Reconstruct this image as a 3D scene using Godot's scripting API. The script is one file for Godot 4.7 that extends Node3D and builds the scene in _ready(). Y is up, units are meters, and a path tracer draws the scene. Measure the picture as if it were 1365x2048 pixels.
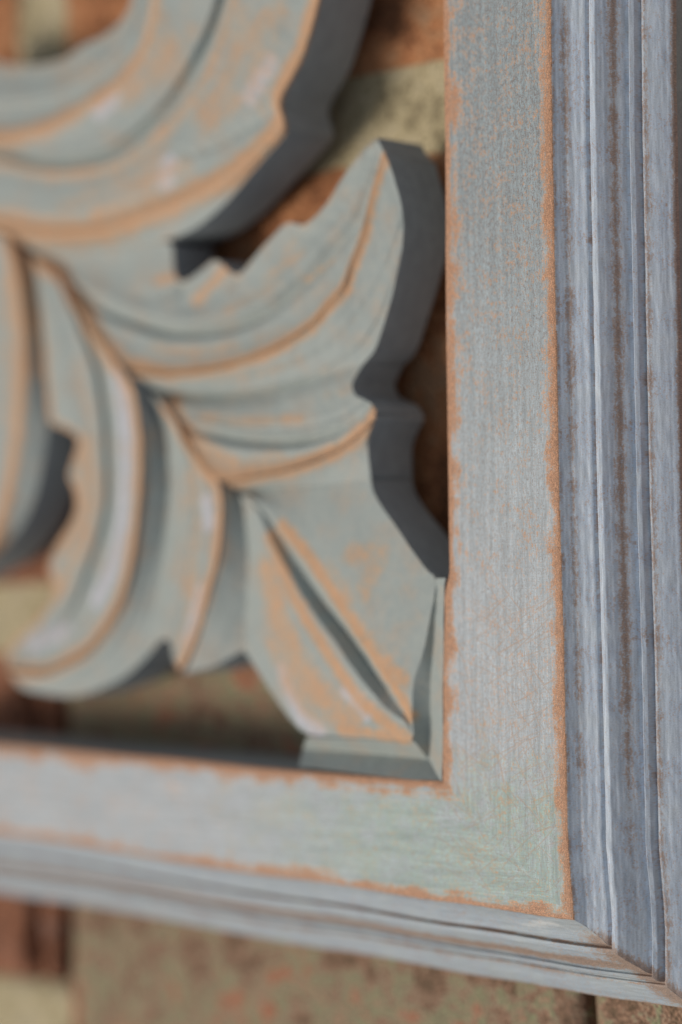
extends Node3D

const CREASES := {
	"scroll_hole": [-114.4, 124.7, -4.6, -106.1, 122.4, -4.6, -98.1, 120.7, -4.6, -91.5, 119.8, -4.6, -85.7, 120.0, -4.6, -80.6, 121.5, -4.6, -76.2, 122.3, -4.6, -71.9, 123.7, -4.6, -69.1, 126.0, -4.6, -67.7, 129.1, -4.6, -65.5, 137.2, -4.6],
	"scroll_bead": [-112.1, 116.4, -2.6, -99.9, 114.4, -2.6, -88.4, 113.6, -2.6, -81.6, 114.2, -2.6, -73.6, 116.9, -2.6, -68.1, 119.8, -2.6, -65.3, 123.8, -2.6, -63.6, 128.2, -2.6, -61.6, 136.2, -2.6],
	"scroll_dip": [-113.1, 113.7, -3.3, -100.8, 112.3, -3.3, -93.0, 111.9, -3.3, -85.5, 112.0, -3.3, -79.5, 113.0, -3.3, -73.4, 115.0, -3.3, -68.2, 118.1, -3.3, -64.8, 123.0, -3.3, -63.5, 127.4, -3.3, -61.2, 136.2, -3.3],
	"scroll_ridge": [-110.9, 109.2, -1.4, -101.4, 107.9, -1.4, -94.9, 107.5, -1.4, -87.2, 108.1, -1.4, -80.4, 109.6, -1.4, -74.3, 111.4, -1.4, -68.8, 113.4, -1.4, -64.2, 116.7, -1.4, -61.1, 120.4, -1.4, -59.7, 125.7, -1.4, -57.5, 135.3, -1.4],
	"scroll_cut_a": [-111.6, 108.5, -2.0, -99.5, 106.0, -2.0, -91.6, 104.3, -2.0, -82.9, 102.9, -2.0, -73.3, 102.8, -2.0, -66.0, 105.2, -2.0, -59.0, 108.9, -2.0, -53.8, 113.3, -2.0, -50.0, 117.4, -2.0, -46.0, 123.7, -2.0, -42.7, 132.9, -2.0],
	"scroll_cut_b": [-113.7, 107.7, -3.7, -101.4, 105.4, -3.7, -93.5, 103.3, -3.7, -84.8, 101.9, -3.7, -73.9, 102.0, -3.7, -66.1, 104.6, -3.7, -59.0, 108.3, -3.7, -53.7, 113.0, -3.7, -50.1, 117.2, -3.7, -46.3, 124.0, -3.7, -43.2, 133.3, -3.7],
	"scroll_cut_c": [-111.6, 106.0, -1.9, -99.4, 103.7, -1.9, -91.5, 101.5, -1.9, -82.8, 100.0, -1.9, -70.8, 100.1, -1.9, -62.6, 102.8, -1.9, -55.5, 106.7, -1.9, -50.1, 111.4, -1.9, -46.6, 116.1, -1.9, -43.0, 123.2, -1.9, -39.8, 132.4, -1.9],
	"scroll_field": [-111.7, 99.7, -1.9, -99.5, 97.4, -1.9, -86.5, 94.9, -1.9, -75.2, 94.7, -1.9, -63.0, 97.2, -1.9, -52.4, 100.9, -1.9, -44.3, 107.3, -1.9, -38.6, 112.9, -1.9, -33.5, 121.8, -1.9, -30.6, 130.8, -1.9],
	"scroll_rim": [-111.0, 95.1, -1.2, -98.9, 91.7, -1.2, -92.3, 90.0, -1.2, -85.5, 89.0, -1.2, -72.7, 88.4, -1.2, -60.3, 90.2, -1.2, -48.4, 92.6, -1.2, -39.8, 95.6, -1.2, -33.9, 99.1, -1.2, -30.4, 101.6, -1.2, -31.0, 103.3, -1.2, -31.8, 105.0, -1.2, -31.3, 106.5, -1.2, -28.3, 109.9, -1.2, -26.5, 112.4, -1.2, -24.4, 116.8, -1.2, -22.8, 120.8, -1.2, -20.0, 128.9, -1.2],
	"scroll_edge": [-114.8, 93.9, -4.4, -100.5, 89.9, -4.3, -96.5, 88.1, -4.3, -91.9, 87.2, -4.3, -88.0, 86.8, -4.3, -76.6, 86.3, -4.2, -65.1, 86.1, -3.7, -58.5, 86.2, -3.4, -52.1, 87.5, -3.1, -45.4, 90.6, -2.7, -39.5, 94.7, -2.4, -34.3, 98.1, -2.2, -30.6, 100.7, -2.1, -31.1, 102.8, -2.0, -31.9, 104.7, -2.0, -31.4, 106.3, -1.9, -28.2, 109.7, -1.8, -26.4, 112.2, -1.8, -24.3, 116.7, -1.8, -22.6, 120.9, -1.7, -19.8, 128.9, -1.7],
	"upper_edge": [-96.7, 88.1, -4.4, -91.9, 87.2, -4.3, -88.0, 86.8, -4.2, -76.3, 86.2, -3.9, -65.0, 86.1, -3.6, -58.3, 86.1, -3.4, -58.3, 83.1, -3.4, -57.8, 79.9, -3.3, -55.6, 78.6, -3.2, -51.7, 80.3, -3.1, -48.1, 82.2, -3.0, -45.9, 80.6, -3.0, -43.8, 79.0, -2.9, -41.7, 79.3, -2.9, -38.4, 82.2, -2.8, -34.5, 84.8, -2.7, -31.5, 86.6, -2.6, -29.7, 85.8, -2.6, -27.4, 85.5, -2.6, -23.6, 88.0, -2.5, -18.4, 93.6, -2.3, -14.4, 96.6, -2.2, -12.4, 97.5, -2.2],
	"upper_cut_a": [-93.8, 86.5, -3.6, -84.4, 81.9, -3.2, -74.6, 78.0, -2.7, -65.0, 74.4, -2.4, -56.3, 72.4, -2.3, -49.5, 72.0, -2.3, -42.9, 72.6, -2.2, -36.3, 74.4, -2.2, -32.1, 76.5, -2.2, -26.5, 79.9, -2.2, -22.9, 83.1, -2.2, -18.7, 85.9, -2.2, -15.6, 90.2, -2.2, -12.9, 94.3, -2.2, -12.1, 96.8, -2.2],
	"upper_cut_b": [-93.7, 86.3, -3.7, -85.2, 81.6, -3.9, -76.8, 76.4, -4.1, -67.5, 72.7, -4.3, -58.9, 70.6, -4.2, -51.4, 70.2, -4.2, -44.3, 70.7, -4.1, -37.4, 72.4, -4.0, -32.6, 74.6, -3.9, -26.0, 78.2, -3.7, -22.1, 81.5, -3.5, -18.1, 84.3, -3.3, -14.8, 88.9, -2.9, -12.6, 93.3, -2.5, -11.7, 96.1, -2.3],
	"upper_cut_c": [-93.3, 86.1, -3.6, -84.5, 81.1, -3.3, -76.7, 75.4, -2.9, -66.4, 71.6, -2.6, -57.8, 69.5, -2.5, -49.8, 69.1, -2.5, -42.3, 69.6, -2.4, -35.3, 71.3, -2.4, -30.3, 73.6, -2.3, -23.6, 77.2, -2.2, -19.8, 80.6, -2.2, -16.2, 83.4, -2.1, -13.5, 88.2, -2.1, -11.9, 92.7, -2.0, -11.1, 95.6, -2.0],
	"upper_ridge": [-91.9, 85.7, -2.6, -87.3, 83.8, -2.4, -83.6, 81.2, -2.2, -80.6, 77.5, -1.9, -76.0, 72.5, -1.6, -70.8, 67.9, -1.3, -66.3, 65.0, -1.1, -61.7, 64.2, -1.0, -56.3, 63.8, -0.9, -46.4, 64.1, -0.7, -38.4, 65.2, -0.6, -31.9, 66.9, -0.6, -25.5, 69.6, -0.6, -22.3, 72.0, -0.6, -18.9, 74.7, -0.6, -17.0, 78.5, -0.7, -14.7, 83.0, -0.8, -13.1, 87.9, -0.9, -11.4, 92.3, -1.0, -10.1, 94.3, -1.0],
	"upper_vein": [-65.4, 64.4, -0.6, -61.2, 63.9, -0.6, -56.0, 63.6, -0.6, -46.2, 63.9, -0.6, -38.4, 65.1, -0.6, -31.9, 66.7, -0.6, -25.5, 69.4, -0.6, -22.3, 71.9, -0.6, -19.0, 74.6, -0.7, -17.1, 78.3, -0.8, -14.7, 82.9, -0.8, -13.2, 87.7, -0.9, -11.4, 92.1, -1.0, -9.9, 94.6, -1.0],
	"upper_fan_a": [-66.3, 63.5, -2.0, -59.1, 62.6, -2.0, -47.6, 62.5, -2.0, -37.5, 63.7, -1.9, -28.8, 66.0, -1.9, -20.4, 70.1, -1.9, -15.2, 75.9, -2.0, -10.8, 81.6, -2.0, -7.6, 87.4, -2.0],
	"upper_fan_b": [-66.6, 62.8, -2.9, -58.9, 61.6, -2.8, -48.4, 61.1, -2.8, -37.2, 61.7, -2.7, -28.5, 63.2, -2.6, -20.0, 66.2, -2.5, -14.2, 70.5, -2.5, -10.1, 75.5, -2.4, -7.4, 81.4, -2.4],
	"upper_fan_c": [-66.8, 62.3, -3.6, -59.0, 61.0, -3.5, -47.9, 60.4, -3.4, -37.8, 60.7, -3.3, -27.9, 62.0, -3.1, -20.5, 64.3, -3.0, -15.2, 67.5, -2.9, -9.9, 74.4, -2.8],
	"upper_fan_d": [-67.4, 62.1, -4.6, -59.6, 60.7, -4.4, -49.3, 60.1, -4.2, -39.0, 60.2, -4.0, -30.1, 61.4, -3.7, -23.5, 62.6, -3.5, -18.7, 63.9, -3.4, -14.2, 65.1, -3.2],
	"upper_valley": [-67.8, 61.9, -5.2, -59.9, 60.5, -5.1, -50.5, 59.9, -4.9, -40.2, 59.8, -4.7, -31.1, 60.9, -4.3, -24.4, 62.0, -3.9, -20.1, 62.8, -3.7, -17.0, 63.2, -3.6],
	"second_rise": [-64.5, 61.3, -3.0, -58.4, 59.1, -2.9, -48.6, 57.8, -2.9, -38.5, 57.4, -2.8, -28.7, 58.7, -2.8, -22.9, 60.2, -2.8, -19.0, 60.3, -2.8],
	"second_field": [-62.5, 60.6, -2.3, -57.0, 57.3, -2.3, -48.0, 55.5, -2.2, -38.0, 54.9, -2.2, -27.3, 55.5, -2.3, -21.0, 56.8, -2.3, -18.0, 58.3, -2.3],
	"second_cut_a": [-60.0, 59.4, -2.2, -54.8, 56.4, -2.1, -47.6, 55.0, -2.0, -39.5, 53.7, -2.0, -33.1, 53.2, -2.0, -26.9, 53.3, -2.0, -22.2, 54.1, -1.9, -18.6, 55.0, -1.9, -14.6, 57.1, -1.8],
	"second_cut_b": [-60.1, 59.1, -2.4, -55.4, 55.3, -3.0, -49.9, 53.6, -3.5, -42.9, 52.3, -3.8, -35.1, 51.6, -3.7, -28.3, 51.7, -3.6, -22.7, 52.6, -3.0, -18.3, 54.4, -2.4, -14.1, 56.8, -1.8],
	"second_cut_c": [-59.8, 58.9, -2.2, -54.6, 54.2, -2.1, -49.0, 52.4, -2.0, -42.3, 51.1, -2.0, -34.0, 50.5, -1.9, -26.8, 50.9, -1.9, -21.3, 52.0, -1.8, -17.3, 53.7, -1.7, -13.7, 56.4, -1.6],
	"second_ridge": [-58.8, 58.5, -1.6, -57.1, 56.8, -1.5, -53.9, 52.7, -1.4, -50.6, 49.0, -1.2, -46.9, 46.2, -1.1, -44.3, 45.8, -1.1, -38.8, 46.4, -1.1, -32.4, 47.1, -1.1, -26.2, 48.3, -1.1, -21.6, 49.5, -1.2, -18.1, 51.0, -1.2, -15.3, 52.7, -1.3, -13.4, 54.4, -1.3, -13.0, 55.5, -1.3],
	"second_vein": [-44.9, 45.6, -1.1, -38.8, 46.2, -1.1, -32.4, 46.9, -1.2, -26.3, 48.0, -1.2, -21.7, 49.3, -1.2, -18.2, 50.8, -1.3, -15.3, 52.5, -1.3, -13.2, 54.1, -1.3, -12.9, 55.2, -1.3],
	"second_slope": [-45.0, 44.8, -2.6, -38.6, 44.9, -2.6, -29.9, 45.8, -2.6, -22.4, 47.1, -2.5, -17.7, 48.7, -2.4, -15.5, 50.6, -2.4],
	"wedge_top": [-44.8, 44.0, -4.2, -38.9, 44.1, -4.1, -31.2, 44.3, -3.9, -23.4, 44.7, -3.5, -15.5, 45.3, -3.0],
	"lower_edge": [-96.7, 88.1, -4.4, -95.3, 86.6, -4.4, -93.9, 82.3, -4.3, -92.3, 75.2, -4.1, -91.0, 68.1, -4.0, -90.0, 61.1, -3.7, -89.5, 56.9, -3.6, -86.0, 56.1, -3.5, -82.3, 54.7, -3.4, -81.7, 53.0, -3.3, -83.6, 49.6, -3.2, -84.4, 47.7, -3.1, -82.6, 45.4, -3.1, -82.1, 43.5, -3.1, -82.7, 40.5, -3.0, -86.8, 36.6, -2.9, -89.4, 33.0, -2.8, -89.0, 30.3, -2.8, -87.4, 28.1, -2.7, -90.5, 24.4, -2.6, -95.0, 21.3, -2.5, -99.0, 18.7, -2.5, -100.4, 16.6, -2.4, -101.0, 15.0, -2.4],
	"lower_brow": [-94.8, 87.2, -3.6, -89.9, 83.2, -3.3, -87.6, 76.5, -2.9, -85.6, 69.5, -2.5, -84.2, 62.5, -2.4, -82.1, 56.4, -2.3, -79.1, 52.8, -2.3, -80.1, 47.3, -2.3, -79.3, 42.6, -2.3, -80.6, 38.0, -2.2, -83.7, 34.1, -2.2, -86.2, 30.7, -2.2, -84.6, 27.7, -2.2, -87.9, 23.6, -2.2, -93.1, 20.3, -2.2, -97.5, 17.8, -2.2, -100.5, 14.9, -2.2],
	"lower_cut_a": [-93.8, 86.8, -3.4, -87.8, 83.5, -3.1, -84.0, 78.7, -2.8, -80.1, 72.5, -2.4, -76.7, 65.9, -2.2, -75.3, 60.1, -2.2, -74.3, 53.9, -2.1, -74.3, 44.6, -2.1, -74.9, 40.8, -2.1, -76.3, 37.1, -2.0, -79.0, 32.0, -2.0, -81.6, 27.1, -2.0, -84.7, 23.4, -2.1, -92.6, 18.7, -2.1, -100.2, 14.7, -2.2],
	"lower_cut_b": [-94.2, 86.8, -3.7, -87.2, 83.5, -3.7, -83.8, 78.7, -3.7, -80.4, 72.6, -3.7, -77.1, 66.0, -3.7, -75.8, 60.1, -3.7, -74.8, 53.9, -3.6, -74.7, 44.6, -3.5, -75.2, 40.8, -3.4, -76.6, 37.0, -3.4, -79.2, 31.9, -3.3, -81.7, 27.1, -3.1, -84.4, 23.4, -2.9, -91.9, 18.7, -2.6, -100.3, 14.7, -2.3],
	"lower_cut_c": [-93.8, 86.8, -3.4, -85.4, 83.3, -3.0, -81.6, 78.5, -2.7, -77.8, 72.4, -2.2, -74.3, 65.8, -2.0, -73.0, 60.0, -2.0, -72.0, 53.8, -1.9, -72.0, 44.5, -1.9, -72.6, 40.8, -1.9, -74.0, 37.0, -1.8, -76.7, 32.0, -1.8, -79.3, 27.1, -1.8, -82.3, 23.4, -1.9, -90.2, 18.8, -2.0, -100.1, 14.7, -2.1],
	"lower_field": [-92.9, 86.3, -3.0, -84.4, 81.9, -2.6, -78.4, 75.7, -2.2, -73.5, 69.5, -1.8, -70.3, 62.6, -1.7, -68.6, 55.0, -1.6, -68.4, 46.6, -1.6, -69.4, 39.9, -1.6, -71.3, 34.1, -1.5, -74.7, 28.2, -1.5, -79.9, 22.2, -1.6, -88.2, 17.3, -1.8, -99.7, 14.6, -1.9],
	"lower_ridge": [-91.9, 85.7, -2.6, -87.3, 83.8, -2.4, -83.6, 81.2, -2.2, -80.6, 77.3, -1.9, -75.3, 71.5, -1.5, -70.2, 66.6, -1.2, -66.8, 63.2, -1.1, -65.2, 59.8, -1.0, -63.9, 53.9, -0.8, -63.8, 47.3, -0.6, -64.3, 42.3, -0.6, -65.4, 36.1, -0.6, -67.0, 31.0, -0.6, -69.3, 26.1, -0.6, -73.5, 21.3, -0.7, -79.2, 17.3, -0.8, -88.7, 14.3, -1.0, -96.0, 14.2, -1.1, -98.9, 14.5, -1.2],
	"lower_vein": [-65.6, 63.6, -0.6, -64.2, 59.8, -0.6, -63.2, 53.9, -0.6, -63.3, 47.3, -0.6, -63.9, 42.3, -0.6, -65.0, 36.1, -0.6, -66.5, 31.0, -0.6, -68.9, 25.9, -0.7, -73.2, 21.0, -0.8, -78.8, 17.0, -0.9, -88.5, 13.8, -1.1, -95.7, 13.7, -1.2, -98.9, 14.1, -1.2],
	"lower_fan_a": [-65.8, 62.8, -2.2, -63.9, 57.3, -2.2, -62.9, 51.4, -2.2, -63.0, 44.8, -2.2, -63.8, 38.2, -2.2, -65.4, 31.5, -2.2, -67.5, 25.7, -2.2, -71.2, 20.2, -2.1, -77.5, 15.4, -2.1, -86.0, 12.1, -2.0, -95.7, 10.7, -2.0],
	"lower_fan_b": [-66.1, 62.4, -3.2, -63.1, 56.5, -3.2, -62.0, 51.4, -3.1, -61.8, 44.8, -3.1, -62.8, 38.1, -3.0, -64.3, 31.5, -2.9, -66.1, 25.6, -2.8, -68.9, 20.2, -2.7, -74.7, 14.2, -2.6, -82.9, 9.3, -2.4],
	"lower_fan_c": [-66.7, 62.2, -4.2, -63.1, 56.5, -4.1, -61.9, 51.4, -4.1, -61.6, 44.8, -4.0, -62.4, 38.1, -3.9, -63.6, 31.5, -3.7, -64.9, 26.0, -3.5, -66.8, 21.3, -3.3, -71.0, 13.2, -3.0],
	"lower_valley": [-66.9, 62.0, -4.8, -63.0, 56.5, -4.7, -61.7, 51.4, -4.6, -61.3, 44.8, -4.5, -62.0, 38.1, -4.3, -63.0, 31.5, -4.0, -64.1, 25.6, -3.8, -65.0, 21.3, -3.6, -66.0, 16.8, -3.4],
	"third_rise": [-64.7, 61.4, -3.2, -60.3, 56.3, -3.1, -58.8, 51.3, -3.1, -58.4, 44.7, -3.0, -59.2, 38.1, -3.0, -60.3, 31.5, -2.9, -61.5, 25.7, -2.9, -62.5, 19.5, -2.8],
	"third_field": [-62.7, 60.7, -2.3, -57.8, 56.2, -2.3, -55.7, 51.2, -2.2, -54.7, 44.6, -2.2, -55.2, 38.0, -2.2, -56.5, 31.5, -2.2, -57.9, 25.7, -2.3, -59.6, 20.5, -2.3],
	"third_brow": [-60.8, 59.9, -1.9, -55.7, 55.3, -1.9, -52.0, 49.4, -1.8, -50.5, 43.7, -1.8, -50.6, 38.0, -1.8, -52.3, 30.7, -1.8, -54.8, 23.3, -1.9, -58.0, 16.8, -1.9],
	"third_ridge": [-58.8, 58.5, -1.6, -57.1, 56.8, -1.5, -53.5, 52.3, -1.4, -50.0, 48.5, -1.2, -46.9, 46.2, -1.1, -45.8, 43.6, -1.1, -45.7, 39.5, -1.1, -46.7, 33.9, -1.1, -48.7, 28.2, -1.1, -51.5, 21.7, -1.3, -54.7, 16.4, -1.4, -56.4, 14.8, -1.4],
	"third_vein": [-45.3, 45.3, -1.1, -45.2, 39.5, -1.1, -46.2, 33.9, -1.2, -48.2, 28.2, -1.2, -50.9, 21.7, -1.3, -53.8, 16.4, -1.4, -55.2, 14.5, -1.4],
	"third_slope": [-45.3, 44.8, -2.7, -44.3, 39.5, -2.7, -44.9, 33.9, -2.7, -45.9, 28.2, -2.7, -47.0, 21.7, -2.5, -49.1, 15.8, -2.4],
	"wedge_side": [-44.8, 44.0, -4.2, -43.4, 39.5, -4.3, -43.2, 33.8, -4.4, -43.4, 28.2, -4.2, -43.6, 22.5, -3.9, -43.7, 18.5, -3.6],
	"wedge_left": [-44.8, 44.0, -4.2, -43.3, 39.5, -4.1, -42.9, 33.8, -4.1, -43.1, 28.2, -3.9, -43.3, 22.5, -3.6, -43.4, 18.5, -3.3, -43.4, 18.5, -3.3, -43.4, 18.5, -3.3, -40.2, 15.5, -3.0, -36.3, 11.4, -2.6, -32.6, 8.0, -2.2, -28.7, 5.2, -1.9, -19.4, 5.3, -1.5, -11.1, 5.5, -1.3, -6.7, 5.6, -1.2],
	"wedge_plane_a": [-42.4, 43.5, -2.6, -39.3, 38.6, -2.3, -37.2, 33.8, -2.0, -35.0, 28.3, -1.8, -31.7, 22.8, -1.7, -27.5, 18.1, -1.5, -23.3, 14.3, -1.5, -19.2, 11.0, -1.4, -15.1, 8.4, -1.3, -10.0, 6.9, -1.2, -6.6, 5.9, -1.2],
	"wedge_cut_a": [-42.0, 43.3, -2.4, -38.5, 40.7, -2.2, -36.5, 37.6, -2.0, -34.6, 34.6, -1.8, -27.8, 26.2, -1.6, -22.1, 20.5, -1.4, -16.9, 15.0, -1.3, -11.8, 10.4, -1.3, -8.1, 8.5, -1.2, -6.5, 6.2, -1.2],
	"wedge_cut_b": [-42.0, 43.4, -2.6, -38.7, 41.2, -2.8, -35.9, 37.9, -3.1, -33.3, 34.6, -3.4, -26.6, 26.2, -3.9, -20.7, 20.5, -4.0, -15.4, 14.9, -3.7, -9.9, 10.4, -2.4, -7.6, 8.7, -1.8, -6.4, 6.4, -1.2],
	"wedge_cut_c": [-41.7, 43.5, -2.4, -37.6, 41.5, -2.2, -33.6, 38.1, -1.9, -30.3, 34.6, -1.7, -23.3, 27.1, -1.5, -17.2, 20.6, -1.4, -12.5, 16.0, -1.3, -8.6, 11.9, -1.3, -6.7, 9.6, -1.2, -6.3, 6.6, -1.2],
	"wedge_plane_b": [-41.5, 43.6, -2.6, -34.1, 40.9, -2.3, -27.5, 37.7, -2.0, -22.1, 33.7, -1.8, -17.4, 29.1, -1.6, -13.4, 24.5, -1.5, -10.4, 20.0, -1.4, -8.5, 15.5, -1.4, -7.2, 11.0, -1.3, -6.3, 6.9, -1.2],
	"wedge_right": [-44.8, 44.0, -4.2, -38.8, 44.1, -4.0, -30.9, 44.3, -3.7, -23.2, 44.7, -3.4, -15.5, 45.3, -3.0, -15.5, 45.3, -3.0, -15.5, 45.3, -3.0, -15.2, 43.6, -2.9, -13.3, 41.0, -2.8, -10.0, 37.8, -2.5, -6.7, 34.1, -2.3, -3.9, 31.1, -2.2, -2.2, 30.3, -2.1, -2.4, 27.6, -2.0, -3.3, 23.4, -1.8, -4.7, 18.6, -1.7, -6.1, 14.8, -1.5, -6.6, 10.2, -1.3, -6.3, 7.1, -1.2],
	"chip_top": [-28.1, 5.3, -1.2, -19.1, 5.4, -1.2, -11.0, 5.5, -1.2, -6.3, 5.6, -1.2],
	"chip_mid": [-31.0, 3.2, -3.6, -21.5, 3.1, -3.8, -12.5, 2.9, -4.0, -5.9, 2.6, -4.2],
	"chip_low": [-28.9, 0.7, -0.1, -18.3, 0.3, -0.1, -9.3, 0.0, -0.1, -0.1, -0.3, -0.1],
	"notch_left": [-2.0, 30.1, -1.8, -2.1, 27.6, -1.7, -3.1, 23.4, -1.6, -4.5, 18.6, -1.4, -6.0, 14.8, -1.3, -6.5, 10.2, -1.3, -6.3, 5.6, -1.2],
	"notch_mid": [-1.5, 30.1, -1.8, -2.1, 26.8, -2.1, -3.1, 22.3, -2.6, -3.8, 18.5, -3.0, -4.7, 11.7, -3.5, -5.9, 2.6, -4.2],
	"notch_right": [1.4, 30.2, -0.1, 1.0, 28.4, -0.1, 0.8, 23.2, -0.1, 0.5, 15.8, -0.1, 0.3, 8.3, -0.1, -0.1, -0.3, -0.1],
	"side_back": [-117.8, 94.0, -2.2, -118.2, 76.0, -2.2, -118.7, 53.4, -2.2, -119.3, 30.8, -2.2],
	"side_field": [-103.8, 91.4, -2.0, -105.4, 79.5, -2.0, -106.4, 66.3, -2.0, -108.9, 48.6, -2.0, -117.6, 31.7, -2.0],
	"side_ridge": [-97.0, 90.1, -1.3, -94.7, 84.8, -1.3, -93.1, 76.8, -1.2, -92.8, 68.1, -1.1, -93.6, 59.4, -1.0, -95.3, 51.7, -1.0, -98.2, 43.0, -1.0, -102.6, 35.6, -1.0, -115.0, 30.8, -1.0],
	"side_edge": [-97.1, 88.2, -4.8, -95.8, 86.7, -4.8, -94.3, 82.4, -4.6, -92.7, 75.2, -4.5, -91.3, 68.1, -4.3, -90.4, 61.1, -4.1, -90.0, 56.7, -4.0, -90.7, 53.3, -3.9, -91.6, 49.0, -3.7, -93.2, 44.6, -3.6, -96.7, 39.5, -3.5, -101.3, 35.6, -3.3, -106.6, 32.5, -3.2, -117.5, 29.4, -3.0],
}
const SMALL_CUTS := [
	[[-56.1, 78.2, -61.0, 77.1, -67.0, 77.2, -73.1, 78.0], 0.9, 0.8],
	[[-43.7, 78.6, -48.3, 76.3, -54.1, 74.8, -59.9, 73.6], 0.9, 0.7],
	[[-52.5, 99.0, -46.8, 100.3, -38.9, 102.6, -32.1, 104.6], 0.8, 1.1],
]
const WORN_STROKES := [
	[[-36.0, 36.6, -30.8, 27.5, -24.7, 19.7, -17.6, 12.1, -10.7, 7.4, -7.7, 6.2], 1.9, 0.95],
	[[-21.8, 7.0, -13.7, 6.4, -8.2, 5.9], 1.5, 0.90],
	[[-33.3, 38.4, -27.5, 33.6, -21.4, 26.7, -15.4, 19.9, -9.6, 13.1, -7.3, 9.4], 1.9, 1.00],
	[[-19.2, 33.7, -13.1, 34.0, -16.2, 28.3], 3.0, 0.62],
	[[-11.5, 16.9, -8.5, 14.7], 2.6, 0.80],
	[[-23.4, 31.4, -19.4, 26.0], 3.0, 0.60],
	[[-36.4, 19.5, -30.1, 11.0, -26.0, 8.0], 3.0, 0.60],
	[[-80.7, 77.3, -74.6, 69.6, -67.2, 65.4], 2.4, 1.00],
	[[-68.6, 66.6, -59.1, 64.4], 1.6, 1.00],
	[[-53.0, 51.9, -49.1, 47.3, -45.8, 46.0], 2.2, 1.00],
	[[-60.4, 113.5, -56.7, 117.9], 4.0, 0.70],
	[[-47.8, 103.7, -42.2, 107.0], 4.0, 0.60],
	[[-75.4, 91.7, -62.0, 92.5, -50.3, 94.2], 3.0, 0.70],
	[[-44.1, 118.6, -36.5, 114.3, -38.8, 108.2], 4.0, 0.60],
	[[-99.7, 94.1, -91.9, 91.6], 3.0, 0.70],
	[[-41.3, 96.4, -33.0, 100.7], 1.6, 1.00],
	[[-51.2, 56.6, -40.0, 55.3, -29.2, 55.4], 1.5, 0.62],
	[[-53.6, 53.4, -47.9, 50.5, -43.5, 48.7], 2.0, 0.75],
	[[-62.6, 68.7, -53.2, 67.1, -43.0, 67.6], 1.5, 0.60],
	[[-48.8, 62.2, -37.6, 62.9, -29.0, 64.4], 1.2, 0.50],
	[[-53.1, 75.6, -46.1, 80.0], 1.6, 0.85],
	[[-62.3, 79.5, -57.6, 79.9], 1.3, 0.85],
	[[-37.3, 77.7, -28.6, 81.7], 1.5, 0.55],
	[[-28.7, 77.0, -22.3, 79.6], 1.0, 0.60],
	[[-81.3, 52.1, -80.2, 43.5, -85.5, 35.0], 1.6, 0.85],
	[[-76.9, 51.9, -76.4, 45.1], 1.8, 0.55],
	[[-52.3, 32.3, -53.6, 26.6, -56.6, 19.2], 1.8, 0.62],
	[[-55.9, 43.0, -57.0, 30.7], 1.8, 0.50],
	[[-14.4, 54.7, -15.2, 52.9], 1.4, 1.00],
	[[-98.7, 82.5, -98.4, 65.0], 3.0, 0.50],
	[[-70.4, 43.3, -69.4, 30.7], 0.8, 0.40],
	[[-59.0, 122.4, -61.5, 114.5, -67.6, 110.3], 3.5, 0.62],
	[[-52.1, 119.7, -55.7, 112.0], 3.0, 0.55],
	[[-40.7, 120.5, -43.2, 111.2, -50.1, 105.6], 4.0, 0.60],
	[[-33.1, 117.0, -36.7, 105.5], 3.0, 0.55],
	[[-66.7, 95.1, -53.7, 97.8], 3.0, 0.60],
	[[-86.1, 116.9, -76.0, 117.3], 3.0, 0.50],
	[[-24.2, 90.7, -32.9, 80.5], 2.0, 0.45],
	[[-41.9, 66.8, -31.0, 70.0], 1.5, 0.45],
	[[-24.9, 58.7, -19.7, 59.2], 1.5, 0.45],
	[[-91.5, 108.9, -99.5, 105.5], 2.0, 0.60],
	[[-97.5, 77.2, -96.6, 57.0], 3.0, 0.50],
	[[-36.7, 31.4, -33.1, 21.1, -25.9, 11.9, -19.7, 8.6], 4.5, 0.78],
	[[-78.7, 53.7, -77.5, 43.4, -82.3, 33.3, -86.9, 27.3], 3.2, 0.72],
	[[-53.7, 47.8, -52.7, 38.8, -55.0, 28.2], 2.4, 0.62],
	[[-51.3, 51.4, -44.6, 48.4, -33.6, 49.2], 2.2, 0.62],
	[[-17.4, 22.9, -12.5, 16.9], 3.0, 0.70],
	[[-64.2, 101.5, -73.8, 106.0], 2.0, 0.40],
	[[-40.8, 115.7, -32.0, 120.0], 4.0, 0.60],
	[[-84.1, 93.4, -71.6, 96.4, -58.3, 100.8], 3.0, 0.50],
	[[-80.9, 67.4, -78.1, 56.2], 2.0, 0.50],
	[[-45.1, 73.4, -33.0, 77.3], 2.0, 0.50],
	[[-32.8, 83.6, -24.2, 86.8], 2.0, 0.40],
	[[-97.2, 87.7, -96.8, 75.4], 2.0, 0.70],
]
const PALE_STROKES := [
	[[-71.6, 68.6, -69.3, 61.7, -68.3, 51.6, -69.2, 41.6, -71.2, 33.2, -75.6, 26.5], 2.0, 1.00],
	[[-49.8, 42.8, -49.5, 38.8], 1.6, 1.00],
	[[-51.8, 28.2, -54.9, 19.2], 1.2, 0.80],
	[[-34.3, 15.6, -30.2, 8.6, -26.0, 6.4], 1.6, 1.00],
	[[-19.6, 12.8, -15.6, 9.9], 2.2, 0.80],
	[[-57.2, 98.2, -58.4, 95.9], 2.6, 0.90],
	[[-73.7, 109.3, -70.0, 111.4], 2.4, 0.70],
	[[-34.4, 111.6, -38.8, 107.4], 2.4, 0.70],
	[[-83.1, 81.3, -79.5, 74.2], 1.2, 0.60],
	[[-93.6, 18.5, -84.5, 21.3], 2.5, 0.60],
]

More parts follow.
